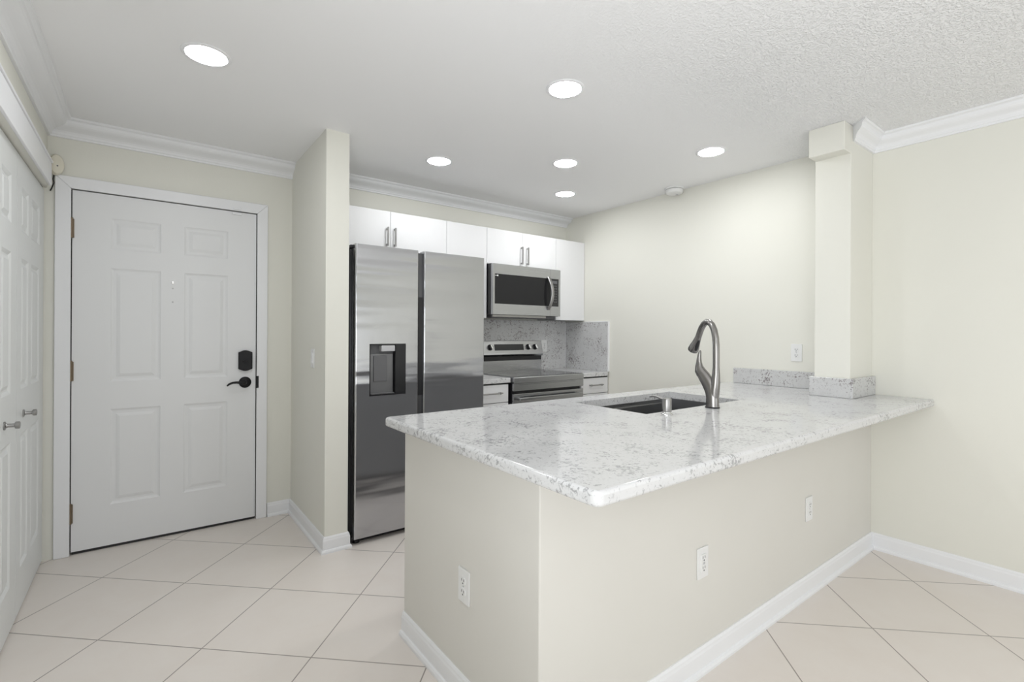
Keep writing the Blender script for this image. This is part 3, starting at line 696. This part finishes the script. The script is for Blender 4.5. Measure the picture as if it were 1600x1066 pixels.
# ------------------------------------------------------------------ faucet
FP = Vector((2.168, 1.285, 0.911))
t = thing('kitchen_faucet', 'gunmetal gooseneck pull down faucet standing behind the sink', 'faucet', FP)
def fp(s, z, lat=0.0): return (FP.x + lat, FP.y + s, FP.z + z)       # plane towards the sink (+Y)
g = MB()
MB().lathe([(0.033, 0.0), (0.033, 0.004), (0.031, 0.006)], 32, Matrix.Translation(FP)).build('base_ring', M_blackm, t, True)
# lower body: broad section from the base that forks into the spout riser and the handle arm
sec = [(-0.001, 0.005, 0.031, 0.027), (0.000, 0.05, 0.030, 0.026), (0.004, 0.075, 0.031, 0.025), (0.012, 0.098, 0.033, 0.024), (0.026, 0.122, 0.032, 0.023), (0.044, 0.146, 0.030, 0.022), (0.060, 0.166, 0.026, 0.020)]
g.tube([fp(s, z) for s, z, a_, b_ in sec], [(b_, a_) for s, z, a_, b_ in sec], 24, flat=(1, 0, 0))
g.tube([fp(-0.006, 0.03), fp(-0.010, 0.08), fp(-0.015, 0.12), fp(-0.018, 0.16), fp(-0.018, 0.19)], [0.022, 0.0235, 0.021, 0.0175, 0.0155], 24)
g.build('body', M_faucet, t, True)
# leaf shaped lever
sec = [(0.056, 0.160, 0.0285, 0.021), (0.067, 0.176, 0.026, 0.020), (0.071, 0.195, 0.019, 0.015), (0.0715, 0.215, 0.0135, 0.012), (0.071, 0.235, 0.0105, 0.010), (0.069, 0.252, 0.0085, 0.009), (0.066, 0.266, 0.006, 0.007), (0.0645, 0.272, 0.002, 0.003)]
MB().tube([fp(s, z) for s, z, a_, b_ in sec], [(b_, a_) for s, z, a_, b_ in sec], 20, flat=(1, 0, 0)).build('lever_handle', M_faucet, t, True)
# spout, swung a little to the right
sa = math.radians(28); B0 = Vector((FP.x, FP.y-0.018, FP.z))
def sp_(s, z): return (B0.x + s*math.sin(sa), B0.y + s*math.cos(sa), B0.z + z)
arc = [(0.0, 0.185), (0.0, 0.25), (0.001, 0.30), (0.006, 0.335), (0.018, 0.370), (0.037, 0.395), (0.060, 0.409), (0.085, 0.411), (0.108, 0.401), (0.128, 0.384), (0.145, 0.361), (0.155, 0.343)]
MB().tube([sp_(*q) for q in arc], 0.0152, 20).build('spout', M_faucet, t, True)
hd = [(0.155, 0.343), (0.167, 0.326), (0.182, 0.306), (0.196, 0.288), (0.207, 0.273), (0.211, 0.268)]
head = MB().tube([sp_(*q) for q in hd], [0.0148, 0.0165, 0.020, 0.0245, 0.027, 0.026], 24).build('spray_head', M_faucet, t, True)
# black button on the outer (user) side of the spray head
ax = Vector(sp_(0.207, 0.273)) - Vector(sp_(0.167, 0.326)); ax.normalize()
outw = Vector((-math.sin(sa), -math.cos(sa), 0))   # the button sits on the face of the head turned to the riser
outw = (outw - ax*outw.dot(ax)).normalized()
pts = []; rr = []
for k in range(7):
    u = k/6; p = Vector(sp_(0.166, 0.328)).lerp(Vector(sp_(0.202, 0.280)), u); r_ = 0.0155 + (0.0255-0.0155)*u
    pts.append(p + outw*(r_-0.002)); rr.append((0.0035, 0.004 + 0.0065*math.sin(PI*min(max(u, 0.06), 0.94))**0.5))
MB().tube(pts, rr, 12, flat=tuple(outw)).build('spray_button', M_black, head, True)

# soap dispenser
SP = Vector((1.816, 1.289, 0.911))
t = thing('soap_dispenser', 'small brushed steel soap dispenser pump beside the sink', 'soap dispenser', SP)
MB().lathe([(0.026, 0), (0.026, 0.003), (0.020, 0.008), (0.017, 0.014), (0.017, 0.018)], 28, Matrix.Translation(SP)).build('flange', M_chrome, t, True)
MB().lathe([(0.0195, 0.014), (0.0200, 0.017), (0.0200, 0.066), (0.0180, 0.071), (0.005, 0.072)], 28, Matrix.Translation(SP)).build('pump_head', M_nickel, t, True)
MB().tube([SP+Vector(p) for p in ((0, 0.010, 0.062), (0.0, 0.030, 0.068), (0.002, 0.055, 0.073), (0.003, 0.078, 0.072), (0.004, 0.092, 0.068))], [(0.006, 0.008), (0.0055, 0.0075), (0.005, 0.0068), (0.0042, 0.006), (0.0035, 0.005)], 12, flat=(0, 0, 1)).build('nozzle', M_nickel, t, True)

# ------------------------------------------------------------------ unseen door and window frames, added around the fill lights behind the viewer
M_frame = mat('white_aluminium', (0.8, 0.8, 0.8), 0.4)
g = MB()
for x in (0.0, 1.48, 2.96): g.box(x, x+0.04, YF-0.09, YF-0.04, 0.02, 2.15)
g.box(0, 3.0, YF-0.09, YF-0.04, 2.13, 2.17); g.box(0, 3.0, YF-0.09, YF-0.04, 0.0, 0.03)
struct('added_window_1', g, M_frame)
g = MB()
for y in (-1.5, -0.47, 0.56): g.box(XL-0.12, XL-0.07, y, y+0.04, 0.50, 2.15)
g.box(XL-0.12, XL-0.07, -1.5, 0.6, 0.50, 0.54); g.box(XL-0.12, XL-0.07, -1.5, 0.6, 2.11, 2.15)
struct('added_window_2', g, M_frame)
bpy.context.view_layer.update()
